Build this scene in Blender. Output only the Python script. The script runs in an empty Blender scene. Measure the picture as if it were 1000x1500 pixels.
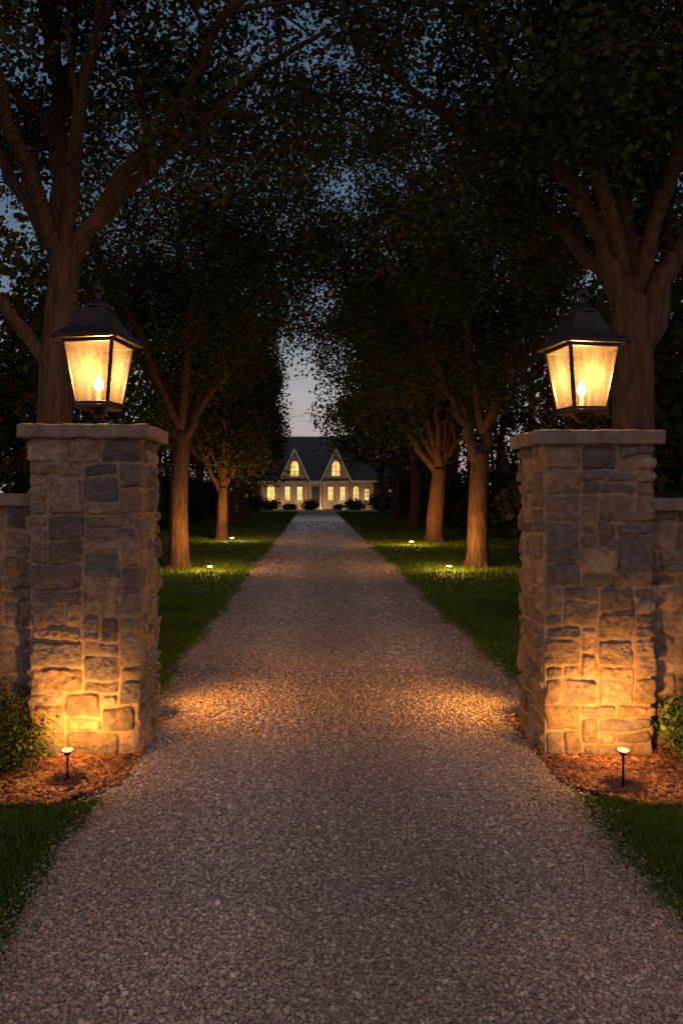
import bpy, math, random
import numpy as np
from mathutils import Vector, Matrix
S = bpy.context.scene
rng = np.random.default_rng(7)
random.seed(7)

# ------------------------------------------------------------------ helpers
_tab = np.random.default_rng(3).random((32, 32, 32))
def vnoise(p):
    i = np.floor(p).astype(int); f = p - i; f = f*f*(3-2*f)
    r = 0
    for dx in (0, 1):
        wx = f[:, 0] if dx else 1-f[:, 0]
        for dy in (0, 1):
            wy = f[:, 1] if dy else 1-f[:, 1]
            for dz in (0, 1):
                wz = f[:, 2] if dz else 1-f[:, 2]
                r = r + wx*wy*wz*_tab[(i[:, 0]+dx) % 32, (i[:, 1]+dy) % 32, (i[:, 2]+dz) % 32]
    return r
def fbm(p, oct=4):
    a, s, r = 1.0, 0.0, 0
    for k in range(oct):
        r = r + a*vnoise(p*(2**k)+17.3*k); s += a; a *= .5
    return r/s - .5

def np_mesh(name, verts, faces, mat, colors=None, smooth=False, parent=None):
    verts = np.asarray(verts, dtype=np.float32); faces = np.asarray(faces, dtype=np.int32)
    me = bpy.data.meshes.new(name)
    nf, k = faces.shape
    me.vertices.add(len(verts)); me.vertices.foreach_set('co', verts.ravel())
    me.loops.add(nf*k); me.loops.foreach_set('vertex_index', faces.ravel())
    me.polygons.add(nf); me.polygons.foreach_set('loop_start', np.arange(0, nf*k, k, dtype=np.int32))
    try: me.polygons.foreach_set('loop_total', np.full(nf, k, dtype=np.int32))
    except Exception: pass
    me.update(calc_edges=True)
    if smooth: me.polygons.foreach_set('use_smooth', np.ones(nf, dtype=bool))
    if colors is not None:
        ca = me.color_attributes.new('Col', 'FLOAT_COLOR', 'POINT')
        c = np.ones((len(verts), 4), dtype=np.float32); c[:, :3] = colors
        ca.data.foreach_set('color', c.ravel())
    me.materials.append(mat)
    ob = bpy.data.objects.new(name, me); S.collection.objects.link(ob)
    if parent: ob.parent = parent
    return ob

class MB:
    def __init__(s): s.v = []; s.f = []
    def add(s, v, f):
        o = len(s.v); s.v += [tuple(p) for p in v]; s.f += [tuple(i+o for i in q) for q in f]
    def box(s, x0, x1, y0, y1, z0, z1):
        s.add([(x0,y0,z0),(x1,y0,z0),(x1,y1,z0),(x0,y1,z0),(x0,y0,z1),(x1,y0,z1),(x1,y1,z1),(x0,y1,z1)],
              [(0,3,2,1),(4,5,6,7),(0,1,5,4),(1,2,6,5),(2,3,7,6),(3,0,4,7)])
    def lathe(s, prof, n=20, c=(0, 0), sq=False):
        if sq: n = 4
        v = []
        for r, z in prof:
            for k in range(n):
                a = 2*math.pi*k/n + (math.pi/4 if sq else 0)
                rr = r*math.sqrt(2) if sq else r
                v.append((c[0]+rr*math.cos(a), c[1]+rr*math.sin(a), z))
        f = []
        for i in range(len(prof)-1):
            for k in range(n):
                f.append((i*n+k, i*n+(k+1) % n, (i+1)*n+(k+1) % n, (i+1)*n+k))
        f.append(tuple(range(n-1, -1, -1))); f.append(tuple((len(prof)-1)*n+k for k in range(n)))
        s.add(v, f)
    def bar(s, a, b, w):
        a = Vector(a); b = Vector(b); d = (b-a).normalized()
        u = d.cross(Vector((0, 1, 0)));
        if u.length < .1: u = d.cross(Vector((1, 0, 0)))
        u.normalize(); t = d.cross(u)
        v = []
        for p in (a, b):
            for su, st in ((-1,-1),(1,-1),(1,1),(-1,1)):
                v.append(p+u*su*w+t*st*w)
        s.add(v, [(0,1,2,3),(7,6,5,4),(0,4,5,1),(1,5,6,2),(2,6,7,3),(3,7,4,0)])
    def obj(s, name, mat, parent=None, bevel=0, smooth=False):
        me = bpy.data.meshes.new(name); me.from_pydata(s.v, [], s.f); me.update()
        import bmesh
        bm = bmesh.new(); bm.from_mesh(me); bmesh.ops.recalc_face_normals(bm, faces=bm.faces[:]); bm.to_mesh(me); bm.free()
        if smooth:
            for p in me.polygons: p.use_smooth = len(p.vertices) == 4
        me.materials.append(mat)
        ob = bpy.data.objects.new(name, me); S.collection.objects.link(ob)
        if bevel:
            m = ob.modifiers.new('bevel', 'BEVEL'); m.width = bevel; m.segments = 2; m.limit_method = 'ANGLE'
        if parent: ob.parent = parent
        return ob
def empty(name, loc=(0, 0, 0), rz=0):
    e = bpy.data.objects.new(name, None); e.location = loc; e.rotation_euler = (0, 0, rz)
    S.collection.objects.link(e); return e
def lamp(name, kind, loc, energy, color, parent=None, target=None, **kw):
    l = bpy.data.lights.new(name, kind); l.energy = energy; l.color = color
    for k, v in kw.items(): setattr(l, k, v)
    o = bpy.data.objects.new(name, l); o.location = loc; S.collection.objects.link(o)
    if target is not None:
        o.rotation_euler = (Vector(target)-Vector(loc)).to_track_quat('-Z', 'Y').to_euler()
    if parent: o.parent = parent
    return o

# ------------------------------------------------------------------ materials
def mat(name, base=(.5,.5,.5), rough=.8, attr=False, nscale=0, namt=.3, bump=0, bscale=40, metal=0, spec=.3, stretch=None, detail=6):
    m = bpy.data.materials.new(name); m.use_nodes = True
    nt = m.node_tree; N = nt.nodes; L = nt.links
    b = N['Principled BSDF']; b.inputs['Roughness'].default_value = rough
    b.inputs['Metallic'].default_value = metal; b.inputs['Specular IOR Level'].default_value = spec
    tc = N.new('ShaderNodeTexCoord'); mp = N.new('ShaderNodeMapping'); L.new(tc.outputs['Object'], mp.inputs[0])
    if stretch: mp.inputs['Scale'].default_value = stretch
    if attr:
        a = N.new('ShaderNodeAttribute'); a.attribute_name = 'Col'; col = a.outputs['Color']
    else:
        r = N.new('ShaderNodeRGB'); r.outputs[0].default_value = (*base, 1); col = r.outputs[0]
    if nscale:
        n = N.new('ShaderNodeTexNoise'); n.inputs['Scale'].default_value = nscale; n.inputs['Detail'].default_value = detail
        L.new(mp.outputs[0], n.inputs[0])
        cr = N.new('ShaderNodeValToRGB'); cr.color_ramp.elements[0].position = .3; cr.color_ramp.elements[1].position = .7
        L.new(n.outputs[0], cr.inputs[0])
        mx = N.new('ShaderNodeMix'); mx.data_type = 'RGBA'
        mx.blend_type = 'MULTIPLY'; mx.inputs[0].default_value = 1
        cr.color_ramp.elements[0].color = (1-namt, 1-namt, 1-namt, 1); cr.color_ramp.elements[1].color = (1+namt*.5, 1+namt*.5, 1+namt*.5, 1)
        L.new(col, mx.inputs[6]); L.new(cr.outputs[0], mx.inputs[7])
        col = mx.outputs[2]
    L.new(col, b.inputs['Base Color'])
    if bump:
        n2 = N.new('ShaderNodeTexNoise'); n2.inputs['Scale'].default_value = bscale; n2.inputs['Detail'].default_value = 8
        L.new(mp.outputs[0], n2.inputs[0])
        bp = N.new('ShaderNodeBump'); bp.inputs['Strength'].default_value = 1; bp.inputs['Distance'].default_value = bump
        L.new(n2.outputs[0], bp.inputs['Height']); L.new(bp.outputs[0], b.inputs['Normal'])
    return m
def diffuse_attr(name):
    m = bpy.data.materials.new(name); m.use_nodes = True
    N = m.node_tree.nodes; L = m.node_tree.links; N.remove(N['Principled BSDF'])
    a = N.new('ShaderNodeAttribute'); a.attribute_name = 'Col'; d = N.new('ShaderNodeBsdfDiffuse')
    L.new(a.outputs['Color'], d.inputs[0]); L.new(d.outputs[0], N['Material Output'].inputs[0]); return m
def emis(name, color, strength, nscale=0, stretch=None, lo=.5):
    m = bpy.data.materials.new(name); m.use_nodes = True
    nt = m.node_tree; N = nt.nodes; L = nt.links; N.remove(N['Principled BSDF'])
    e = N.new('ShaderNodeEmission'); e.inputs[0].default_value = (*color, 1); e.inputs[1].default_value = strength
    if nscale:
        tc = N.new('ShaderNodeTexCoord'); mp = N.new('ShaderNodeMapping'); L.new(tc.outputs['Object'], mp.inputs[0])
        if stretch: mp.inputs['Scale'].default_value = stretch
        n = N.new('ShaderNodeTexNoise'); n.inputs['Scale'].default_value = nscale; L.new(mp.outputs[0], n.inputs[0])
        mr = N.new('ShaderNodeMapRange'); mr.inputs[1].default_value = .3; mr.inputs[2].default_value = .7
        mr.inputs[3].default_value = strength*lo; mr.inputs[4].default_value = strength*1.25
        L.new(n.outputs[0], mr.inputs[0]); L.new(mr.outputs[0], e.inputs[1])
    L.new(e.outputs[0], N['Material Output'].inputs[0])
    return m

M_leaf = diffuse_attr('leaf')
M_grass = diffuse_attr('grass_blades')
M_bark = mat('bark', (.075,.047,.029), rough=.9, nscale=6, namt=.55, bump=.035, bscale=9, stretch=(3,3,.5))
M_stone = mat('fieldstone', attr=True, rough=.85, nscale=22, namt=.4, bump=.008, bscale=45, spec=.2)
M_cap = mat('capstone', (.18,.155,.135), rough=.85, nscale=9, namt=.35, bump=.006, bscale=35)
M_metal = mat('aged_bronze', (.035,.028,.024), rough=.45, metal=.6, nscale=14, namt=.4, spec=.5)
M_lawn = mat('lawn_soil', (.034,.07,.014), rough=.95, nscale=3, namt=.5, bump=.02, bscale=60)
M_mulch = mat('mulch_chips', attr=True, rough=.9, nscale=40, namt=.3)
M_mulchbase = mat('mulch_soil', (.07,.035,.02), rough=.95, nscale=30, namt=.5, bump=.02, bscale=50)
M_pebble = mat('pebbles', attr=True, rough=.85, spec=.2)

# gravel sheet material
m = bpy.data.materials.new('gravel'); m.use_nodes = True; M_gravel = m
N = m.node_tree.nodes; L = m.node_tree.links; b = N['Principled BSDF']; b.inputs['Roughness'].default_value = .9
b.inputs['Specular IOR Level'].default_value = .15
tc = N.new('ShaderNodeTexCoord')
v = N.new('ShaderNodeTexVoronoi'); v.inputs['Scale'].default_value = 70; L.new(tc.outputs['Object'], v.inputs[0])
cr = N.new('ShaderNodeValToRGB'); L.new(v.outputs['Color'], cr.inputs[0])
cr.color_ramp.elements[0].color = (.16,.14,.125,1); cr.color_ramp.elements[1].color = (.42,.375,.34,1)
n = N.new('ShaderNodeTexNoise'); n.inputs['Scale'].default_value = 1.2; n.inputs['Detail'].default_value = 8; L.new(tc.outputs['Object'], n.inputs[0])
cr2 = N.new('ShaderNodeValToRGB'); cr2.color_ramp.elements[0].position = .3; cr2.color_ramp.elements[1].position = .7
cr2.color_ramp.elements[0].color = (.72,.72,.72,1); cr2.color_ramp.elements[1].color = (1.1,1.1,1.1,1); L.new(n.outputs[0], cr2.inputs[0])
mx = N.new('ShaderNodeMix'); mx.data_type = 'RGBA'; mx.blend_type = 'MULTIPLY'; mx.inputs[0].default_value = 1
L.new(cr.outputs[0], mx.inputs[6]); L.new(cr2.outputs[0], mx.inputs[7]); L.new(mx.outputs[2], b.inputs['Base Color'])
bp = N.new('ShaderNodeBump'); bp.invert = True; bp.inputs['Distance'].default_value = .010; L.new(v.outputs['Distance'], bp.inputs['Height']); L.new(bp.outputs[0], b.inputs['Normal'])

# ------------------------------------------------------------------ ground
mb = MB(); mb.add([(-400,-60,0),(400,-60,0),(400,600,0),(-400,600,0)], [(0,1,2,3)]); mb.obj('ground', M_lawn)
def dl(y):
    t = min(max((y-4.9)/.8, 0), 1); return -1.16-.14*t
def dr(y):
    t = min(max((y-4.9)/.8, 0), 1); return 1.44+.31*t
mb = MB(); ys = list(np.arange(-8, 12, .06))+list(np.arange(12, 60.01, .4))
vs = []
for y in ys:
    wob = .035*math.sin(y*3.1)+.02*math.sin(y*11.7+1)
    wob2 = .035*math.sin(y*2.7+2)+.02*math.sin(y*12.9)
    vs += [(dl(y)+wob, y, .006), (dr(y)+wob2, y, .006)]
mb.add(vs, [(2*i, 2*i+1, 2*i+3, 2*i+2) for i in range(len(ys)-1)])
mb.obj('gravel_driveway_base', M_gravel)
mb = MB(); mb.add([(-9,60,.006),(10,60,.006),(10,66,.006),(-9,66,.006)], [(0,1,2,3)]); mb.obj('gravel_forecourt', M_gravel)

# pebbles
phi = (1+5**.5)/2
ico = np.array([(-1,phi,0),(1,phi,0),(-1,-phi,0),(1,-phi,0),(0,-1,phi),(0,1,phi),(0,-1,-phi),(0,1,-phi),(phi,0,-1),(phi,0,1),(-phi,0,-1),(-phi,0,1)])
ico /= np.linalg.norm(ico[0])
icof = np.array([(0,11,5),(0,5,1),(0,1,7),(0,7,10),(0,10,11),(1,5,9),(5,11,4),(11,10,2),(10,7,6),(7,1,8),(3,9,4),(3,4,2),(3,2,6),(3,6,8),(3,8,9),(4,9,5),(2,4,11),(6,2,10),(8,6,7),(9,8,1)])
def scatter_stones(cx, cy, rad, pal, flat=.62, zbase=.006, elong=1.0, wear=False):
    n = len(cx)
    sc = rad[:, None]*np.stack([rng.uniform(.75,1.35,n)*elong, rng.uniform(.7,1.1,n), rng.uniform(.45,.85,n)*flat/.62], 1)
    v = ico[None]*(1+rng.uniform(-.18,.18,(n,12,1)))*sc[:, None, :]
    a = rng.uniform(0, 2*np.pi, n); t = rng.normal(0, .3, n)
    y2 = v[...,1]*np.cos(t)[:,None]-v[...,2]*np.sin(t)[:,None]; z2 = v[...,1]*np.sin(t)[:,None]+v[...,2]*np.cos(t)[:,None]
    x3 = v[...,0]*np.cos(a)[:,None]-y2*np.sin(a)[:,None]; y3 = v[...,0]*np.sin(a)[:,None]+y2*np.cos(a)[:,None]
    P = np.stack([x3+cx[:,None], y3+cy[:,None], z2+(zbase+rad*rng.uniform(.05,.55,n))[:,None]], -1).reshape(-1,3)
    F = (icof[None]+12*np.arange(n)[:,None,None]).reshape(-1,3)
    pal = np.array(pal); c = pal[rng.integers(0, len(pal), n)]*rng.uniform(.7,1.25,(n,1))
    if wear:   # paler, cleaner stone where wheels run; dirtier in the middle and verges
        tr = np.exp(-((cx+.42)/.32)**2)+np.exp(-((cx-.98)/.32)**2)
        c = c*(.92+.26*tr+.35*fbm(np.stack([cx*1.1, cy*.6, cx*0],1),3))[:,None]
    return P, F, np.repeat(c, 12, 0)
PAL = [(.33,.275,.235),(.40,.34,.29),(.26,.22,.195),(.48,.42,.37),(.33,.26,.21),(.20,.175,.16),(.38,.335,.305),(.30,.235,.19)]
parts = []
for y0, y1, r, n in ((1.6, 5.2, .0057, 135000), (5.2, 9.5, .0075, 72000), (9.5, 17, .0105, 30000), (17, 42, .015, 16000)):
    y = rng.uniform(y0, y1, n)
    if y0 > 16: y = y0+(y1-y0)*rng.random(n)**2.2
    l = np.array([dl(q) for q in y]); rr = np.array([dr(q) for q in y])
    x = l+(rr-l)*rng.uniform(0, 1, n); e = rng.random(n) < .05
    x = np.where(e, np.where(rng.random(n) < .5, l, rr)+rng.normal(0, .06, n), x)
    parts.append((x, y, r*np.exp(rng.normal(0, .3, n))))
P, F, C = scatter_stones(*[np.concatenate([p[i] for p in parts]) for i in range(3)], PAL, wear=True)
np_mesh('gravel_driveway', P, F, M_pebble, C, smooth=True)

# grass
def grass(name, zones):
    Vs=[];Cs=[]
    for x0,x1,y0,y1,n,h,w in zones:
        x = rng.uniform(x0,x1,n); y = rng.uniform(y0,y1,n)
        l = np.interp(y,[-50,4.9,5.7,99],[-1.16,-1.16,-1.30,-1.30]); rr = np.interp(y,[-50,4.9,5.7,99],[1.44,1.44,1.75,1.75])
        wob = .05*np.sin(y*3.1)+.05*rng.normal(0,1,n)
        k = ((x < l+wob) | (x > rr+wob))
        bed = (y > 4.08+.06*np.sin(x*5)) & (y < 5.6)
        k &= ~bed
        x=x[k];y=y[k];n=len(x)
        pt=vnoise(np.stack([x*1.5,y*1.5,x*0],1))
        hh = h*rng.uniform(.5,1.25,n)*(1+.7*(pt-.5)); a = rng.uniform(0,2*np.pi,n); lean = rng.normal(0,.45,(n,2))*hh[:,None]
        dx=np.cos(a)*w*.5; dy=np.sin(a)*w*.5; z=np.zeros(n)
        tip=np.stack([x+lean[:,0],y+lean[:,1],hh],1)
        V=np.stack([np.stack([x-dx,y-dy,z],1),np.stack([x+dx,y+dy,z],1),tip],1)
        Vs.append(V.reshape(-1,3))
        c=np.array([.072,.142,.022])*rng.uniform(.55,1.35,(n,1))*(.7+.6*pt)[:,None]; c[:,0]*=rng.uniform(.7,1.5,n)
        Cs.append(np.repeat(c,3,0))
    V=np.concatenate(Vs);np_mesh(name,V,np.arange(len(V)).reshape(-1,3),M_grass,np.concatenate(Cs))
grass('grass',[(-3.4,-1.0,1.8,4.2,85000,.045,.005),(1.3,3.4,1.8,4.2,75000,.045,.005),
 (-5,-1.1,5.5,12,100000,.055,.008),(1.6,6,5.5,12,110000,.055,.008),
 (-9,-1.1,12,30,80000,.065,.018),(1.6,10,12,30,80000,.065,.018),
 (-12,-1.1,30,60,40000,.09,.05),(1.6,12,30,60,40000,.09,.05)])

# mulch beds
mb = MB()
for pts in ([(-5,4.08),(-1.7,4.05),(-1.35,4.12),(-1.18,4.35),(-1.12,4.8),(-1.12,5.6),(-5,5.6)],
            [(5,5.6),(1.46,5.6),(1.44,4.8),(1.47,4.4),(1.62,4.12),(2,4.04),(5,4.06)]):
    mb.add([(x,y,.010) for x,y in pts],[tuple(range(len(pts)))])
mb.obj('mulch_bed_soil', M_mulchbase)
xs=[];ysl=[]
for s,(a,bb) in ((-1,(1.14,3.6)),(1,(1.46,3.6))):
    n=24000; x=rng.uniform(a-.03,bb,n); y=rng.uniform(4.03,5.6,n)
    k=~((y<4.3)&(x<a+.35)&((x-a)+(y-4.03)<.28)); xs.append(s*x[k]); ysl.append(y[k])
x=np.concatenate(xs);y=np.concatenate(ysl)
P,F,C=scatter_stones(x,y,.0085*np.exp(rng.normal(0,.35,len(x))),[(.17,.08,.04),(.22,.105,.05),(.10,.05,.03),(.26,.14,.08)],zbase=.014,elong=1.9)
np_mesh('mulch_bed',P,F,M_mulch,C)

# ------------------------------------------------------------------ stonework
def layout(W, H, cw, ch, seed, wrap=True):
    r = random.Random(seed); nx = round(W/cw); ny = round(H/ch)
    g = -np.ones((ny, nx), int); rects = []
    opts = [(2,2),(2,2),(2,1),(2,2),(3,2),(1,1),(2,1),(1,2),(2,3),(3,1)]
    for j in range(ny):
        for i in range(nx):
            if g[j,i] >= 0: continue
            o = opts[:]; r.shuffle(o); o.append((1,1))
            for w,h in o:
                if j+h > ny or (not wrap and i+w > nx): continue
                if all(g[j+b, (i+a) % nx] < 0 for a in range(w) for b in range(h)):
                    for a in range(w):
                        for b in range(h): g[j+b, (i+a) % nx] = len(rects)
                    rects.append((i*W/nx, j*H/ny, w*W/nx, h*H/ny)); break
    return g, rects
SPAL = np.array([(.135,.115,.10),(.18,.145,.115),(.105,.10,.105),(.21,.165,.12),(.15,.13,.12),(.19,.15,.105)])
def stone_surface(s, z, W, H, seed, cw=.112, ch=.082, wrap=True):
    g, rects = layout(W, H, cw, ch, seed, wrap); ny, nx = g.shape
    P = np.stack([s*6, z*6, s*0+seed*3.1], 1)
    sw = s+.026*fbm(P,3)*2; zw = z+.024*fbm(P+50,3)*2
    if wrap: sw = sw % W
    sw = np.clip(sw, 0, W-1e-5); zw = np.clip(zw, 0, H-1e-5)
    ids = g[(zw/H*ny).astype(int), (sw/W*nx).astype(int)]
    R = np.array(rects)[ids]
    u = sw-R[:,0]
    if wrap: u = u % W
    v = zw-R[:,1]
    ex = np.minimum(u, R[:,2]-u); ez = np.minimum(v, R[:,3]-v)
    rc=.028; qx=np.maximum(rc-ex,0); qz=np.maximum(rc-ez,0)
    d = np.where((qx>0)&(qz>0), rc-np.sqrt(qx*qx+qz*qz), np.minimum(ex,ez))
    t = np.clip((d-.007)/.012, 0, 1); t = t*t*(3-2*t)
    rr = np.random.default_rng(seed+5); nr = len(rects)
    dep = rr.uniform(.014,.028,nr)[ids]; tx = rr.normal(0,.07,nr)[ids]; tz = rr.normal(0,.09,nr)[ids]
    face = dep + tx*(u-R[:,2]/2) + tz*(v-R[:,3]/2)
    Q = np.stack([s*14, z*20, ids*1.7], 1)
    chip = np.abs(fbm(Q,4))
    Q2 = np.stack([s*34, z*50, ids*2.1], 1)
    face = face + .040*fbm(Q+9,5) - .050*chip - .018*np.abs(fbm(Q2,3))
    pil = np.clip(d/.05,0,1); face += .007*pil
    h = t*np.maximum(face,.004) + (1-t)*.003*fbm(np.stack([s*60,z*60,s*0],1),2)
    c = SPAL[rr.integers(0,len(SPAL),nr)][ids]*rr.uniform(.7,1.25,nr)[ids][:,None]
    c = c*(1+.6*fbm(np.stack([s*9,z*9,ids*2.3],1),3))[:,None]
    mort = np.array([.23,.185,.14])
    tm = np.clip((d-.005)/.007,0,1)[:,None]
    return h, c*tm+mort*(1-tm)
def slab(name,x0,x1,y0,y1,z0,z1,parent,seed):
    bx=MB();bx.box(x0,x1,y0,y1,z0,z1);o=bx.obj(name,M_cap,parent)
    m=o.modifiers.new('b','BEVEL');m.width=.014;m.segments=3
    m=o.modifiers.new('s','SUBSURF');m.subdivision_type='SIMPLE';m.levels=5;m.render_levels=5
    t=bpy.data.textures.new('capn'+str(seed),'CLOUDS');t.noise_scale=.09;t.noise_depth=4
    m=o.modifiers.new('d','DISPLACE');m.texture=t;m.strength=.022;m.texture_coords='GLOBAL'
    return o
def pillar(name, x0, x1, y0, y1, H, seed, caph):
    e = empty(name)
    wx, wy = x1-x0, y1-y0; W = 2*(wx+wy); res=.0055
    ns = int(W/res); nz = int(H/res)
    s = (np.arange(ns)+.5)/ns*W
    px=np.zeros(ns);py=np.zeros(ns);nx=np.zeros(ns);ny=np.zeros(ns)
    for i,q in enumerate(s):
        if q<wx: p=(x0+q,y0);nn=(0,-1);c=min(q,wx-q);sd=-1 if q<wx/2 else 1; tt=(sd,0)
        elif q<wx+wy: k=q-wx;p=(x1,y0+k);nn=(1,0);c=min(k,wy-k);tt=(0,-1 if k<wy/2 else 1)
        elif q<2*wx+wy: k=q-wx-wy;p=(x1-k,y1);nn=(0,1);c=min(k,wx-k);tt=(1 if k<wx/2 else -1,0)
        else: k=q-2*wx-wy;p=(x0,y1-k);nn=(-1,0);c=min(k,wy-k);tt=(0,1 if k<wy/2 else -1)
        w=max(0,1-c/.03)*.9
        n=np.array(nn)+w*np.array(tt); n=n/np.linalg.norm(n)*(1+.15*w)
        px[i],py[i]=p; nx[i],ny[i]=n
    z=np.linspace(0,H,nz)
    SS,ZZ=np.meshgrid(s,z)
    h,c=stone_surface(SS.ravel(),ZZ.ravel(),W,H,seed)
    X=np.tile(px,nz)+np.tile(nx,nz)*h; Y=np.tile(py,nz)+np.tile(ny,nz)*h
    V=np.stack([X,Y,ZZ.ravel()],1)
    j,i=np.meshgrid(np.arange(nz-1),np.arange(ns),indexing='ij'); i2=(i+1)%ns
    F=np.stack([j*ns+i,j*ns+i2,(j+1)*ns+i2,(j+1)*ns+i],-1).reshape(-1,4)
    np_mesh('stone_shaft',V,F,M_stone,c,smooth=True,parent=e)
    slab('capstone',x0-.07,x1+.07,y0-.065,y1+.065,H-.004,H-.004+caph,e,seed)
    return e
pillar('stone_gate_pillar',-1.81,-1.12,4.80,5.36,2.04,11,.088)
pillar('stone_gate_pillar',1.47,2.15,4.80,5.32,2.0,23,.09)
def wall(name,x0,x1,y0,y1,H,seed):
    e=empty(name)
    for yy,sg in ((y0,-1),(y1,1)):
        W=x1-x0;ns=int(W/.012);nz=int(H/.012)
        s=np.linspace(0,W,ns);z=np.linspace(0,H,nz);SS,ZZ=np.meshgrid(s,z)
        h,c=stone_surface(SS.ravel(),ZZ.ravel(),W,H,seed,wrap=False)
        V=np.stack([x0+SS.ravel(),yy+sg*h,ZZ.ravel()],1)
        j,i=np.meshgrid(np.arange(nz-1),np.arange(ns-1),indexing='ij')
        F=np.stack([j*ns+i,j*ns+i+1,(j+1)*ns+i+1,(j+1)*ns+i],-1).reshape(-1,4)
        if sg>0:F=F[:,::-1]
        np_mesh('stone_face',V,F,M_stone,c,smooth=True,parent=e)
    slab('coping',x0,x1,y0-.06,y1+.06,H-.002,H+.08,e,seed)
wall('stone_wall',-6.5,-1.83,4.98,5.28,1.60,31)
wall('stone_wall',2.17,6.8,4.98,5.26,1.57,37)

# ------------------------------------------------------------------ lanterns
m = bpy.data.materials.new('seeded_lantern_glass'); m.use_nodes=True; M_glass=m
N=m.node_tree.nodes;L=m.node_tree.links;N.remove(N['Principled BSDF'])
tc=N.new('ShaderNodeTexCoord');mp=N.new('ShaderNodeMapping');mp.inputs['Scale'].default_value=(9,9,.15);L.new(tc.outputs['Object'],mp.inputs[0])
n=N.new('ShaderNodeTexNoise');n.inputs['Scale'].default_value=5;n.inputs['Detail'].default_value=2;L.new(mp.outputs[0],n.inputs[0])
mr=N.new('ShaderNodeMapRange');mr.inputs[1].default_value=.3;mr.inputs[2].default_value=.7;mr.inputs[3].default_value=.028;mr.inputs[4].default_value=.05;L.new(n.outputs[0],mr.inputs[0])
tp=N.new('ShaderNodeBsdfTransparent');tp.inputs[0].default_value=(1,.95,.86,1)
tl=N.new('ShaderNodeBsdfTranslucent');tl.inputs[0].default_value=(1,.88,.70,1)
ms=N.new('ShaderNodeMixShader');L.new(mr.outputs[0],ms.inputs[0]);L.new(tp.outputs[0],ms.inputs[1]);L.new(tl.outputs[0],ms.inputs[2]);L.new(ms.outputs[0],N['Material Output'].inputs[0])
M_bulb = emis('bulb_glow',(1,.72,.38),40)
M_candle = emis('candle_tube',(1,.5,.18),1.6)
WARM=(1,.45,.13)
LANT=66
def lantern(loc, rz):
    e=empty('gate_lantern',loc,rz)
    a=MB()
    a.lathe([(.095,0),(.095,.018),(.08,.028),(.05,.042),(.034,.06),(.032,.085),(.05,.105),(.07,.122)],24)
    a.obj('foot',M_metal,e,smooth=True)
    a=MB()
    zb,zt,hb,ht=.135,.575,.112,.172
    a.lathe([(.085,.118),(.122,.126),(.125,.144),(hb,.148)],sq=True)
    for sx in(-1,1):
        for sy in(-1,1): a.bar((sx*hb,sy*hb,zb+.01),(sx*ht,sy*ht,zt),.010)
    for zz,hh,w in((.160,hb+.002,.010),(zt-.012,ht,.011)):
        for sgn in(-1,1):
            a.bar((-hh,sgn*hh,zz),(hh,sgn*hh,zz),w); a.bar((sgn*hh,-hh,zz),(sgn*hh,hh,zz),w)
    a.obj('frame',M_metal,e,bevel=.002)
    a=MB()
    a.lathe([(.17,.572),(.222,.574),(.228,.584),(.222,.598),(.188,.625),(.155,.66),(.128,.70),(.104,.742),(.088,.785),(.084,.80)],sq=True)
    a.obj('roof',M_metal,e,bevel=.003)
    a=MB()
    a.lathe([(.078,.795),(.098,.803),(.098,.815),(.078,.828),(.05,.85),(.032,.862),(.020,.872),(.016,.887),(.028,.895),(.016,.902),(.026,.912),(.037,.926),(.040,.941),(.034,.957),(.022,.969),(.011,.978),(.008,.996),(.002,1.004)],24)
    a.obj('finial',M_metal,e,smooth=True)
    g=MB()
    for q in range(4):
        R=Matrix.Rotation(q*math.pi/2,3,'Z')
        b0,t0=hb-.004,ht-.004
        g.add([R@Vector((-b0,-b0,.16)),R@Vector((b0,-b0,.16)),R@Vector((t0,-t0,zt-.015)),R@Vector((-t0,-t0,zt-.015))],[(0,1,2,3)])
    g.obj('glass',M_glass,e)
    c=MB();c.lathe([(.013,.148),(.013,.25)],14);c.lathe([(.03,.146),(.03,.156)],14);c.obj('candle_holder',M_candle,e,smooth=True)
    c=MB();c.lathe([(.008,.25),(.022,.262),(.030,.285),(.026,.31),(.012,.335),(.003,.35)],14);c.obj('bulb',M_bulb,e,smooth=True)
    lamp('lantern_light','POINT',(0,0,.385),LANT,WARM,e,shadow_soft_size=.025)
lantern((-1.455,5.08,2.126),math.radians(-9))
lantern((1.80,5.06,2.09),math.radians(9))

# ------------------------------------------------------------------ small ground lights
M_lens = emis('lens_glow',(1,.50,.16),2.5)
M_lens2 = emis('lens_glow_small',(1,.62,.25),60)
AMB=(1,.36,.055)
def path_light(loc, h, target, spotE, ptE, angle=80, r=.034, name='path_light', lens=None, gz=.03):
    e=empty(name,loc)
    a=MB();a.lathe([(.007,0),(.007,h-.03)],10);a.lathe([(.012,h-.035),(.02,h-.03),(.02,h-.012),(r*.8,h-.008)],16)
    a.obj('stake',M_metal,e,smooth=True)
    a=MB();a.lathe([(r*.9,h-.006),(r*.95,h-.002),(r*.9,h+.001)],20);a.obj('lens',lens or M_lens,e,smooth=True)
    a=MB();a.lathe([(r*1.15,h-.012),(r*1.25,h-.006),(r*1.05,h-.0065)],20);a.obj('rim',M_metal,e,smooth=True)
    t=Vector(target)-Vector(loc)
    if spotE: lamp('spot','SPOT',(0,0,h+.02),spotE,AMB,e,target=t,spot_size=math.radians(angle),spot_blend=1,shadow_soft_size=.03)
    if ptE: lamp('glow','POINT',(0,0,h+gz),ptE,(1,.44,.11),e,shadow_soft_size=.02)
path_light((-1.43,4.36,.01),.19,(-1.52,4.9,.30),100,10,110,gz=.07)
path_light((1.755,4.27,.01),.22,(1.85,4.9,.32),108,10,110,gz=.07)
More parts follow.
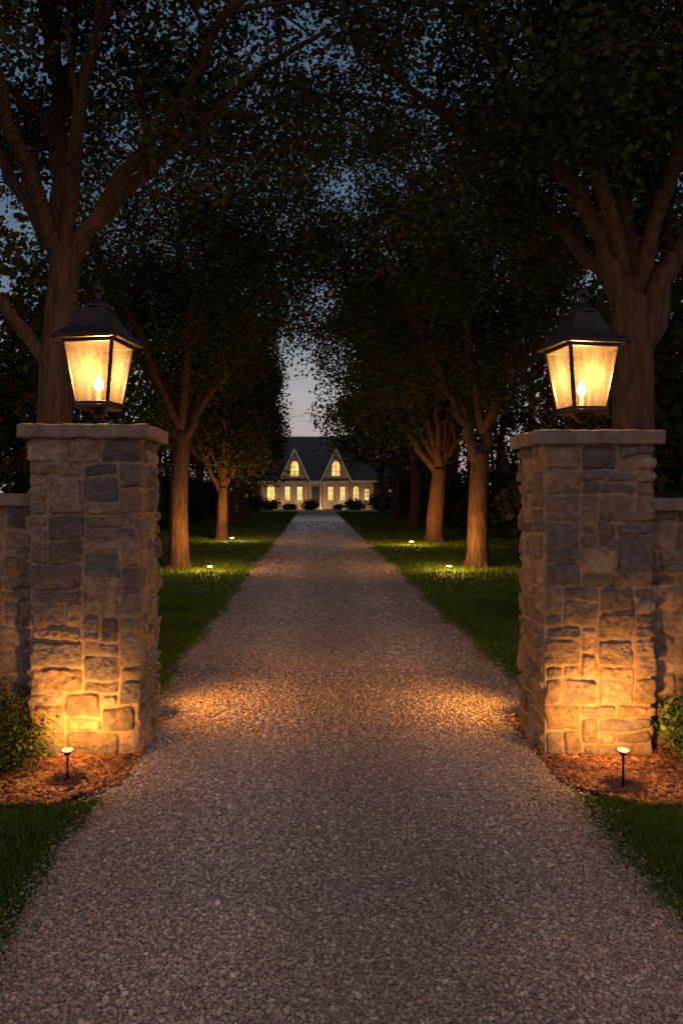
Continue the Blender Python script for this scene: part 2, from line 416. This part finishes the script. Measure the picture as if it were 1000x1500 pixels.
path_light((-1.22,5.72,.0),.30,(-.50,5.8,.0),130,4,145,gz=.06)
path_light((1.64,5.68,.0),.30,(.92,5.76,.0),130,4,145,gz=.06)
path_light((-2.15,15.5,0),.14,(-2.97,16.5,1.2),230,130,70,r=.05,lens=M_lens2,gz=.20)
path_light((2.80,15.6,0),.14,(3.6,16.5,1.2),230,130,70,r=.05,lens=M_lens2,gz=.20)
path_light((-2.68,24.6,0),.16,(-3.2,26,2.4),380,160,90,r=.065,lens=M_lens2,gz=.22)
path_light((2.95,22.8,0),.16,(3.96,24.6,1.6),340,160,75,r=.065,lens=M_lens2,gz=.22)

# ------------------------------------------------------------------ trees
class Tubes:
    def __init__(s): s.V=[];s.F=[];s.n=0
    def add(s,pts,sides,bump=0):
        pts=np.asarray(pts,float);n=len(pts)
        T=np.gradient(pts[:,:3],axis=0);T/=np.linalg.norm(T,axis=1)[:,None]+1e-9
        ref=np.array([1.0,0.1,0]) if abs(T[0][0])<.8 else np.array([0,1.0,.1])
        U=np.cross(T,ref);U/=np.linalg.norm(U,axis=1)[:,None]+1e-9;B=np.cross(T,U)
        a=np.arange(sides)/sides*2*np.pi
        dirs=U[:,None]*np.cos(a)[None,:,None]+B[:,None]*np.sin(a)[None,:,None]
        r=np.repeat(pts[:,3][:,None],sides,1)
        if bump:
            q=(dirs*1.6+np.stack([pts[:,0]*0,pts[:,1]*0,pts[:,2]*.7],1)[:,None]+pts[0,0]).reshape(-1,3)
            q2=(dirs*6+np.stack([pts[:,0]*0,pts[:,1]*0,pts[:,2]*1.5],1)[:,None]).reshape(-1,3)
            r=r*(1+bump*fbm(q,2).reshape(n,sides)*2+bump*.7*fbm(q2,2).reshape(n,sides)*2)
        V=pts[:,None,:3]+dirs*r[:,:,None]
        s.V.append(V.reshape(-1,3))
        j,i=np.meshgrid(np.arange(n-1),np.arange(sides),indexing='ij');i2=(i+1)%sides
        s.F.append((np.stack([j*sides+i,j*sides+i2,(j+1)*sides+i2,(j+1)*sides+i],-1)+s.n).reshape(-1,4));s.n+=n*sides
def catmull(p,k):
    p=np.asarray(p,float);q=np.vstack([2*p[0]-p[1],p,2*p[-1]-p[-2]]);out=[]
    for i in range(1,len(q)-2):
        for t in np.arange(k)/k:
            a,b,c,d=q[i-1],q[i],q[i+1],q[i+2]
            out.append(.5*((2*b)+(c-a)*t+(2*a-5*b+4*c-d)*t*t+(3*b-a-3*c+d)*t**3))
    out.append(q[-2]);o=np.array(out);o[:,3]=np.maximum(o[:,3],.006);return o
def leaf_mesh(name,C,size,parent,cols,flat=.4):
    n=len(C)
    nrm=rng.normal(0,1,(n,3));nrm[:,2]+=flat*2;nrm/=np.linalg.norm(nrm,axis=1)[:,None]
    t=np.cross(nrm,rng.normal(0,1,(n,3)));t/=np.linalg.norm(t,axis=1)[:,None]+1e-9;b=np.cross(nrm,t)
    L_=(size*rng.uniform(.6,1.3,n))[:,None];W_=L_*rng.uniform(.28,.42,(n,1))
    V=np.stack([C-t*L_*.5,C+b*W_+nrm*L_*.08-t*L_*.05,C+t*L_*.5,C-b*W_+nrm*L_*.08-t*L_*.05],1).reshape(-1,3)
    return np_mesh(name,V,np.arange(n*4).reshape(-1,4),M_leaf,np.repeat(cols,4,0),parent=parent)
LP=np.array([(.042,.068,.020),(.033,.058,.018),(.058,.07,.018),(.028,.05,.018),(.062,.06,.018),(.042,.058,.020)])
def leafcols(C,r2=rng,warm=.06):
    n=len(C);c=LP[r2.integers(0,len(LP),n)]*r2.uniform(.6,1.3,(n,1))
    w=(vnoise(C*.6+5)>.5)&(r2.random(n)<warm*3);c[w]=np.array([.10,.065,.018])*r2.uniform(.6,1.1,(w.sum(),1))
    return c
def make_tree(base,trunk,limbs,seed,leaf=.075,per=260,sublen=1.9,spread=.28,cull=None,nsub=7,ntw=5,name='maple_tree',minz=2.6,auto=0,autoz=3.5,top=11):
    r=np.random.default_rng(seed);tb=Tubes();twigs=[]
    base=np.array(base,float);e=empty(name,(base[0],base[1],0))
    t=catmull(trunk,6);tb.add(t,28,.10)
    for k in range(6):
        a=k*math.pi/3+r.uniform(-.3,.3);r0=trunk[0][3]*.8
        tb.add(catmull([(.3*r0*math.cos(a),.3*r0*math.sin(a),.4,r0*.4),(.7*r0*math.cos(a),.7*r0*math.sin(a),.13,r0*.36),(1.4*r0*math.cos(a),1.4*r0*math.sin(a),-.03,r0*.16)],4),10,.1)
    def grow(st,d,ln,rad,depth):
        n=6;p=np.array(st,float);pts=[(*p,rad)];d=d/np.linalg.norm(d)
        for i in range(n):
            d=d+r.normal(0,.16,3)+np.array([0,0,.05 if depth else -.02]);d/=np.linalg.norm(d);p=p+d*ln/n
            pts.append((*p,max(rad*(1-(i+1)/n*.8),.004)))
        pts=np.array(pts);tb.add(pts,5 if depth else 3)
        if depth>0:
            for _ in range(ntw):
                f=r.uniform(.25,1);q=pts[int(f*n)];dd=d*.6+r.normal(0,.6,3);dd[2]+=.1
                grow(q[:3],dd,ln*.55*r.uniform(.7,1.2),q[3]*.6,depth-1)
            twigs.append(pts[2:,:3])
        else: twigs.append(pts[:,:3])
    limbs=list(limbs)
    tp=np.array(trunk[-1])
    for k in range(auto):
        a=k*2.4+r.uniform(-.4,.4);sp=r.uniform(1.2,2.6);h=autoz+(top-autoz)*((k+.7)/auto)*.55
        z0=min(autoz*.8+.25*k/auto*autoz,tp[2]);c,s_=math.cos(a),math.sin(a)
        x0=np.interp(z0,[q[2] for q in trunk],[q[0] for q in trunk])
        limbs.append([(x0,0,z0,tp[3]*.5),(x0+c*sp*.3,s_*sp*.3,z0+(h-z0)*.45,tp[3]*.36),(x0+c*sp*.7,s_*sp*.7,h,tp[3]*.25),(x0+c*sp*1.2,s_*sp*1.2,h+(top-h)*.5,.03)])
    for lb in limbs:
        p=catmull(lb,6);p[1:-1,:3]+=r.normal(0,.03,(len(p)-2,3));tb.add(p,12,.08);n=len(p)
        for k in range(nsub):
            f=.30+.70*(k+r.random())/nsub;q=p[min(int(f*n),n-1)]
            ax=p[-1,:3]-p[0,:3];ax/=np.linalg.norm(ax)
            d=ax*.55+r.normal(0,.65,3);d[2]+=.15
            grow(q[:3],d,sublen*r.uniform(.7,1.25),min(q[3]*.6,.05),1)
    np_mesh('trunk_and_branches',np.concatenate(tb.V),np.concatenate(tb.F),M_bark,smooth=True,parent=e)
    C=[]
    for tw in twigs:
        k=r.poisson(per);f=r.uniform(0,len(tw)-1.001,k);i=f.astype(int);f=(f-i)[:,None]
        C.append(tw[i]*(1-f)+tw[i+1]*f+r.normal(0,spread,(k,3))*np.array([1,1,.7]))
    C=np.concatenate(C);Wd=C+np.array([base[0],base[1],0])
    keep=C[:,2]>minz+r.normal(0,.3,len(C))
    if cull is not None: keep&=~cull(Wd)
    C=C[keep];Wd=Wd[keep]
    leaf_mesh('leaves',C,leaf,e,leafcols(Wd))
    return len(C)
tot=0
tot+=make_tree((-3.0,8.5),[(0,0,-.05,.29),(0,0,.4,.225),(.04,0,1.6,.19),(.10,0,3.2,.18),(.2,0,4.4,.165)],[
 [(.18,0,4.2,.15),(.08,.2,5.7,.13),(-.05,.3,6.9,.10),(-.3,.5,9,.06)],
 [(.18,0,4.2,.11),(.75,-.2,4.95,.085),(1.25,-.4,5.4,.07),(1.8,-.6,6.2,.05),(2.8,-.9,7.5,.03)],
 [(.1,0,3.0,.09),(-.5,-.3,3.9,.07),(-1.3,-.5,4.9,.055),(-2.4,-.8,6,.035)],
 [(.2,0,4.4,.09),(.9,1.0,5.8,.08),(1.9,1.8,7.2,.055),(3.2,2.4,8.4,.03)],
 [(.1,0,4.4,.09),(-.2,-1.2,6,.07),(-.3,-2.6,7.3,.04)],
 [(.1,0,4.4,.09),(-1.0,.8,6,.07),(-2.2,1.6,7.3,.04)],
 [(.2,0,4.4,.09),(.8,-1.0,6.2,.06),(1.8,-2.0,7.8,.03)]],1,leaf=.078,per=175,spread=.28,minz=4.0,sublen=2.0)
tot+=make_tree((3.8,9.0),[(0,0,-.05,.38),(0,0,.4,.29),(0,0,1.6,.24),(.02,0,3.0,.23),(-.03,0,4.0,.21)],[
 [(-.05,0,3.9,.16),(-.44,-.1,4.8,.11),(-.93,-.2,5.55,.085),(-1.5,-.3,6.3,.065),(-2.2,-.5,7.5,.035)],
 [(-.03,0,3.9,.16),(-.05,.1,5.1,.12),(-.12,.2,6.0,.10),(-.2,.3,8,.05)],
 [(.03,0,3.2,.17),(.35,-.1,4.2,.14),(.7,-.1,4.9,.11),(1.2,-.2,6.4,.06)],
 [(0,0,4,.11),(.4,.5,5.4,.09),(.6,.9,6.8,.07),(.5,1.2,8.6,.04)],
 [(-.03,0,4,.10),(-1.1,1.2,5.9,.08),(-2.2,1.9,7.4,.055),(-3.4,2.4,8.8,.03)],
 [(0,0,4,.09),(.2,-1.4,6,.07),(.0,-2.8,7.2,.04)],
 [(0,0,4,.09),(-1.0,-1.0,6.3,.07),(-2.2,-1.8,7.9,.04)]],2,leaf=.08,per=230,spread=.28,minz=4.0,sublen=2.0)
tot+=make_tree((-2.97,16.5),[(0,0,-.05,.29),(0,0,.4,.22),(0,0,1.6,.185),(.08,0,2.9,.165)],[
 [(.06,0,2.7,.12),(-.35,.1,4.1,.09),(-.8,.2,5.1,.07),(-1.0,.3,7,.04)],
 [(.08,0,2.8,.12),(.1,.1,4.1,.10),(.05,.1,5.5,.08),(.0,.1,8,.05),(.1,.2,10,.03)],
 [(.08,0,2.8,.10),(.55,-.1,3.6,.08),(1.15,-.3,4.3,.06),(1.8,-.5,5.6,.04),(2.3,-.5,7.2,.03)],
 [(.08,0,3,.09),(.8,1,5.2,.07),(1.6,1.4,7.5,.05),(2.6,1.6,9.5,.03)],
 [(.08,0,3,.09),(-.8,-1,5.2,.07),(-1.8,-1.6,7.5,.05)],
 [(.08,0,3,.09),(.6,-1.4,5.5,.07),(1.6,-2.4,8,.04)],
 [(.08,0,3,.09),(-1.4,1,5.4,.07),(-2.6,1.4,8,.04)]],3,per=170,leaf=.092,spread=.33,minz=3.3,sublen=2.3)
tot+=make_tree((3.6,16.5),[(0,0,-.05,.33),(0,0,.4,.245),(0,0,1.4,.20),(.04,0,2.5,.185)],[
 [(.0,0,2.3,.13),(-.5,-.1,3.5,.095),(-1.05,-.2,4.7,.08),(-1.65,-.2,5.7,.065),(-2.4,-.3,7,.035)],
 [(.05,0,2.4,.15),(.35,.1,3.5,.125),(.5,.1,4.7,.11),(.3,.1,6.2,.09),(.5,.2,9,.05)],
 [(.3,.1,3.4,.10),(.9,.1,4.5,.075),(1.6,0,5.6,.06),(2.2,0,7.5,.03)],
 [(.4,.1,4.2,.09),(-.3,.4,6,.07),(-1.1,.6,8,.05),(-1.9,.8,10,.03)],
 [(.1,0,3,.09),(-.6,-1.2,5.4,.07),(-1.6,-2.2,8,.04)],
 [(.1,0,3,.09),(.8,-1.4,5.5,.07),(1.6,-2.4,8,.04)],
 [(.1,0,3,.09),(-1.2,1.4,5.4,.07),(-2.4,2.2,8,.04)]],4,per=195,leaf=.095,spread=.33,minz=3.5,sublen=2.3)
gap=lambda W:(W[:,0]>-1.75+.3*np.sin(W[:,2]*2.3+W[:,1]))&(W[:,0]<.0+.3*np.sin(W[:,2]*1.9+W[:,1]*.7))&(W[:,2]<1.7+.21*W[:,1]+.4*np.sin(W[:,0]*5+W[:,1]))
tot+=make_tree((-3.2,26),[(0,0,-.05,.27),(0,0,.4,.2),(.05,0,1.8,.15)],[
 [(.03,0,1.6,.10),(-.6,0,2.9,.075),(-1.2,.2,4.6,.05)],
 [(.05,0,1.7,.12),(.1,.1,3.4,.09),(.1,0,6,.07),(.2,0,9,.04)],
 [(.05,0,1.7,.09),(.6,0,2.9,.07),(1.2,.1,4.5,.05)]],5,per=120,leaf=.13,spread=.4,minz=1.9,sublen=2.4,auto=7,autoz=3.2,top=13,cull=gap,nsub=6)
tot+=make_tree((3.96,24.6),[(0,0,-.05,.40),(0,0,.4,.30),(.06,0,1.4,.25),(.15,0,2.4,.22)],[
 [(.1,0,2.2,.14),(-.8,0,3.5,.11),(-1.7,.1,4.8,.08),(-2.5,.2,6.5,.04)],
 [(.15,0,2.3,.16),(.5,.1,4.2,.12),(.4,0,7,.09),(.6,0,10,.05)],
 [(.15,0,2.3,.13),(-.3,.2,4.2,.10),(-.8,.1,6.5,.07),(-1.4,0,9,.04)],
 [(.1,0,2.4,.12),(-1.2,.3,5.2,.09),(-2.6,.4,7.6,.06),(-3.8,.5,9.2,.03)]],6,per=125,leaf=.13,spread=.4,minz=2.9,sublen=2.6,auto=6,autoz=3.6,top=13,cull=gap,nsub=6)
for i,(x,y,ti) in enumerate([(-3.9,35,7),(4.4,33,8),(-4.2,44,9),(4.5,42,10),(-4.8,53,11),(4.6,51,12)]):
    tot+=make_tree((x,y),[(0,0,-.05,.34),(0,0,.4,.25),(.05,0,1.6,.21),(.0,0,2.6,.18)],[
     [(.0,0,2.4,.14),(.1,.1,4.4,.11),(-.1,0,7,.08),(.1,0,10,.04)]],20+ti,per=75,leaf=.2,spread=.5,minz=2.3,sublen=2.8,auto=8,autoz=3.0,top=12.5,cull=gap,nsub=5,ntw=4)

# distant / side woodland: one mass
def clumps(n_cl,box,rad,per,seed):
    r=np.random.default_rng(seed);lo,hi=np.array(box[0]),np.array(box[1])
    c=r.uniform(lo,hi,(n_cl,3))
    R=rad*r.uniform(.6,1.4,n_cl)
    d=r.normal(0,1,(n_cl,per,3));d/=np.linalg.norm(d,axis=2)[...,None];d*=r.uniform(.3,1,(n_cl,per,1))**.5
    return (c[:,None]+d*R[:,None,None]*np.array([1,1,.75])).reshape(-1,3)
e=empty('background_trees')
W=[]
for sg in(-1,1):
    def B(x0,x1,y0,y1,z0,z1): return ((min(sg*x0,sg*x1),y0,z0),(max(sg*x0,sg*x1),y1,z1))
    W+= [clumps(170,B(8,16,17,34,.3,9),1.5,110,50+sg),clumps(110,B(6.5,8,20,58,.1,2.0),.9,110,60+sg),
         clumps(180,B(8,24,34,80,.5,11),2.2,100,70+sg),clumps(45,B(7.5,12,60,72,.3,8),1.6,120,80+sg),
         clumps(70,B(7,13,11,18,.3,6),1.3,140,90+sg)]
    W.append(clumps(90,B(9,45,82,100,1,12),3,90,100+sg))
W=np.concatenate(W);W=W[W[:,2]>0]
leaf_mesh('foliage',W,.32,e,leafcols(W)*.8)
tb=Tubes()
for sg in(-1,1):
    for k in range(26):
        x=sg*rng.uniform(7.5,18);y=rng.uniform(14,70);h=rng.uniform(6,10)
        tb.add(catmull([(x,y,-.1,.22),(x+rng.normal(0,.2),y,h*.5,.16),(x+rng.normal(0,.6),y,h,.06)],4),8)
np_mesh('trunks',np.concatenate(tb.V),np.concatenate(tb.F),M_bark,smooth=True,parent=e)

# shrubs
def shrub(name,c,R,n,leaf,seed,cols):
    r=np.random.default_rng(seed);e=empty(name,(c[0],c[1],0))
    tb=Tubes();pts=[]
    for k in range(26):
        a=r.uniform(0,6.28);s=r.uniform(.2,.95);tip=np.array([R[0]*s*math.cos(a),R[1]*s*math.sin(a),R[2]*math.sqrt(max(1-s*s*.7,.1))*r.uniform(.75,1.05)])
        tb.add(catmull([(0,0,0,.008),(*(tip*np.array([.4,.4,.55])),.006),(*tip,.003)],4),4)
        k2=n//26;f=r.uniform(.35,1.05,(k2,1));pts.append(tip*f+r.normal(0,.05*R[0]/.35,(k2,3)))
    np_mesh('stems',np.concatenate(tb.V),np.concatenate(tb.F),M_bark,parent=e)
    C=np.concatenate(pts);C=C[C[:,2]>.02]
    leaf_mesh('leaves',C,leaf,e,np.array(cols)[r.integers(0,len(cols),len(C))]*r.uniform(.6,1.3,(len(C),1)),flat=.2)
SC=[(.045,.065,.02),(.06,.075,.025),(.038,.055,.018)]
SC2=[(.08,.15,.03),(.12,.19,.04),(.06,.11,.03)]
shrub('evergreen_shrub',(-2.02,4.55),(.42,.36,.42),14000,.026,1,SC)
shrub('evergreen_shrub',(-2.75,4.6),(.4,.36,.38),9000,.026,2,SC)
shrub('boxwood_shrub',(2.42,4.62),(.32,.30,.42),6000,.038,3,SC2)
shrub('boxwood_shrub',(3.0,4.65),(.38,.32,.42),6000,.038,4,SC2)
for i,(x,y,rx,rz) in enumerate([(-.35,66.6,.9,.8),(3.5,66.8,1.3,.75),(-3.9,66.5,1.2,.75),(5.8,66.4,1.5,1.4),(-5.8,64,1.7,2.3),(7.3,63,1.9,2.6),(2.2,67.6,.5,.35),(-2.2,67.6,.7,.4),(-4.9,62,1.2,1.2),(5.9,61,1.3,1.3)]):
    shrub('garden_shrub',(x,y),(rx,1.0,rz),2000,.16,10+i,SC)

# ------------------------------------------------------------------ house
H=empty('manor_house',(0,70,0))
M_wall=mat('limewashed_wall',(.50,.43,.34),rough=.9,nscale=2,namt=.25,bump=.01,bscale=20)
M_trim=mat('painted_trim',(.66,.62,.54),rough=.6,nscale=5,namt=.1)
M_roof=mat('slate_roof',(.045,.055,.062),rough=.6,nscale=3,namt=.4,bump=.02,bscale=12,stretch=(1,1,4))
M_win=emis('lit_window',(1,.55,.15),1.8,nscale=1.3,lo=.4)
M_door=mat('painted_door',(.06,.08,.12),rough=.5,nscale=4,namt=.2)
x0,x1=-4.9,5.5
w=MB();w.box(x0,x1,0,7,0,2.85)
w.add([(x0,0,2.85),(x0,7,2.85),(x0,3.5,6.6)],[(0,1,2)]);w.add([(x1,0,2.85),(x1,7,2.85),(x1,3.5,6.6)],[(0,1,2)])
w.box(x0-4,x0,1.5,6,0,2.4);w.box(x1,x1+4.2,1.5,6,0,2.4)
for c in(-1.8,2.02):
    w.box(c-1.2,c+1.2,-.35,0,0,2.85)
    w.add([(c-1.2,-.35,2.85),(c+1.2,-.35,2.85),(c,-.35,5.35)],[(0,1,2)])
w.obj('walls',M_wall,H)
r_=MB()
def slabroof(a,b,c,d,t=.14):
    n=(Vector(b)-Vector(a)).cross(Vector(d)-Vector(a)).normalized()*t
    v=[Vector(p) for p in(a,b,c,d)];r_.add(v+[p+n for p in v],[(0,1,2,3),(7,6,5,4),(0,4,5,1),(1,5,6,2),(2,6,7,3),(3,7,4,0)])
slabroof((x0-.3,-.35,2.62),(x1+.3,-.35,2.62),(x1+.3,3.5,6.9),(x0-.3,3.5,6.9));slabroof((x1+.3,7.35,2.62),(x0-.3,7.35,2.62),(x0-.3,3.5,6.9),(x1+.3,3.5,6.9))
for a,b_ in((x0-4.2,x0),(x1,x1+4.4)):
    slabroof((a,1.2,2.3),(b_,1.2,2.3),(b_,3.75,4.9),(a,3.75,4.9));slabroof((b_,6.3,2.3),(a,6.3,2.3),(a,3.75,4.9),(b_,3.75,4.9))
for c in(-1.8,2.02):
    slabroof((c-1.38,3.2,2.6),(c-1.38,-.55,2.6),(c,-.55,5.55),(c,3.2,5.55));slabroof((c+1.38,-.55,2.6),(c+1.38,3.2,2.6),(c,3.2,5.55),(c,-.55,5.55))
r_.obj('roof',M_roof,H)
t_=MB();g_=MB()
for c in(-1.8,2.02):
    t_.bar((c-1.40,-.60,2.55),(c,-.60,5.58),.075);t_.bar((c+1.40,-.60,2.55),(c,-.60,5.58),.075)
t_.box(x0-.3,-3.2,-.5,-.36,2.5,2.64);t_.box(3.4,x1+.3,-.5,-.36,2.5,2.64);t_.box(-.42,.64,-.5,-.36,2.5,2.64)
def window(cx,z0,z1,wd,y,arch=False,bars=2):
    k=[(cx-wd/2,y,z0),(cx+wd/2,y,z0)]
    if arch:
        for a in range(0,9):
            an=math.pi*a/8;k.append((cx+wd/2*math.cos(an),y,z1+(wd*.75)*math.sin(an)))
    else:k+=[(cx+wd/2,y,z1),(cx-wd/2,y,z1)]
    g_.add(k,[tuple(range(len(k)))])
    yy=y-.03
    pts=k+[k[0]]
    for p,q in zip(pts[:-1],pts[1:]): t_.bar((p[0],yy,p[2]),(q[0],yy,q[2]),.045)
    top=z1+(wd*.72 if arch else 0)
    t_.bar((cx,yy,z0),(cx,yy,top),.03)
    for b in range(1,bars+1):
        z=z0+(z1-z0)*b/(bars+ (0 if arch else 1));t_.bar((cx-wd/2,yy,z),(cx+wd/2,yy,z),.022)
    t_.box(cx-wd/2-.1,cx+wd/2+.1,y-.14,y-.01,z0-.12,z0-.03)
for c in(-1.8,2.02):
    window(c,3.05,3.9,.80,-.38,True,2)
    for d in(-.66,.62) : window(c+d*(1 if d*c>0 else .75),.8,2.1,.5,-.38,False,2)
window(-4.0,.7,1.7,.75,-.03,True);window(3.9,.7,1.75,.55,-.03,True);window(4.9,.8,1.9,.45,-.03)
window(-6.6,.7,1.9,.8,1.47);window(7.4,.7,1.9,.8,1.47)
t_.box(-.42,-.30,-.9,-.75,0,2.35);t_.box(.55,.67,-.9,-.75,0,2.35);t_.box(-.55,.8,-1.0,-.1,2.352,2.48)
t_.obj('window_frames_and_trim',M_trim,H);g_.obj('lit_windows',M_win,H)
d_=MB();d_.box(-.2,.45,-.06,-.002,.1,2.1);d_.obj('front_door',M_door,H,bevel=.01)
s_=MB();s_.box(-.8,1.05,-1.3,-.36,0,.1);s_.obj('door_step',M_cap,H)
for x,en in ((-3.7,52),(-1.2,34),(.6,30),(2.7,34),(4.6,44)):
    lamp('garden_uplight','POINT',(x,-1.5,.3),en,(1,.56,.24),H,shadow_soft_size=.08)

# ------------------------------------------------------------------ world: dusk, afterglow behind the camera, paler low sky
w=bpy.data.worlds.new('World');S.world=w;w.use_nodes=True
N=w.node_tree.nodes;L=w.node_tree.links;bg=N['Background']
sky=N.new('ShaderNodeTexSky');sky.sky_type='NISHITA';sky.sun_disc=False;sky.sun_elevation=math.radians(1.0);sky.sun_rotation=math.radians(180)
bg.inputs[1].default_value=.05;L.new(sky.outputs[0],bg.inputs[0])
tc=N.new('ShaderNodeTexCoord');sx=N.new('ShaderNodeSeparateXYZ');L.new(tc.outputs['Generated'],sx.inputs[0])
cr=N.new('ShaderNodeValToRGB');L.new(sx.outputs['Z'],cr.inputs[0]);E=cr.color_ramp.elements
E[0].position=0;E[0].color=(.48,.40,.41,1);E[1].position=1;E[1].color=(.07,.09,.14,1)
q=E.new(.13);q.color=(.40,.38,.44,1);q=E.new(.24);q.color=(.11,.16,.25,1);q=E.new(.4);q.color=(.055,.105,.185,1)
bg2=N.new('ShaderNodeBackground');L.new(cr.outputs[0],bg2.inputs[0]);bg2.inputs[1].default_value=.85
my=N.new('ShaderNodeMapRange');my.inputs[1].default_value=.1;my.inputs[2].default_value=-.9;my.inputs[3].default_value=0;my.inputs[4].default_value=.52;L.new(sx.outputs['Y'],my.inputs[0])
bg3=N.new('ShaderNodeBackground');bg3.inputs[0].default_value=(.75,.43,.33,1);L.new(my.outputs[0],bg3.inputs[1])
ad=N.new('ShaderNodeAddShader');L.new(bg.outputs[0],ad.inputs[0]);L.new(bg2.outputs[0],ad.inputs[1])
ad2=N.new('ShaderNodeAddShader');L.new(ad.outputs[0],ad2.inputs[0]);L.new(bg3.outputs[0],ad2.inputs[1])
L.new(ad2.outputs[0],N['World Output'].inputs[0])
# last light from beyond the house, raking down the avenue
sun=lamp('sun','SUN',(0,90,20),1.5,(.85,.82,.95),angle=math.radians(10))
sun.rotation_euler=(math.radians(-74.5),0,math.radians(0))

# ------------------------------------------------------------------ camera
c=bpy.data.cameras.new('camera');co=bpy.data.objects.new('camera',c);S.collection.objects.link(co)
co.location=(0,0,1.7);co.rotation_euler=(math.radians(90),0,0)
c.sensor_fit='VERTICAL';c.sensor_height=36;c.sensor_width=24;c.lens=26.4;c.shift_x=.0267;c.shift_y=-.0207;c.clip_end=2000
S.camera=co
S.view_settings.view_transform='Standard';S.view_settings.look='None';S.view_settings.exposure=0
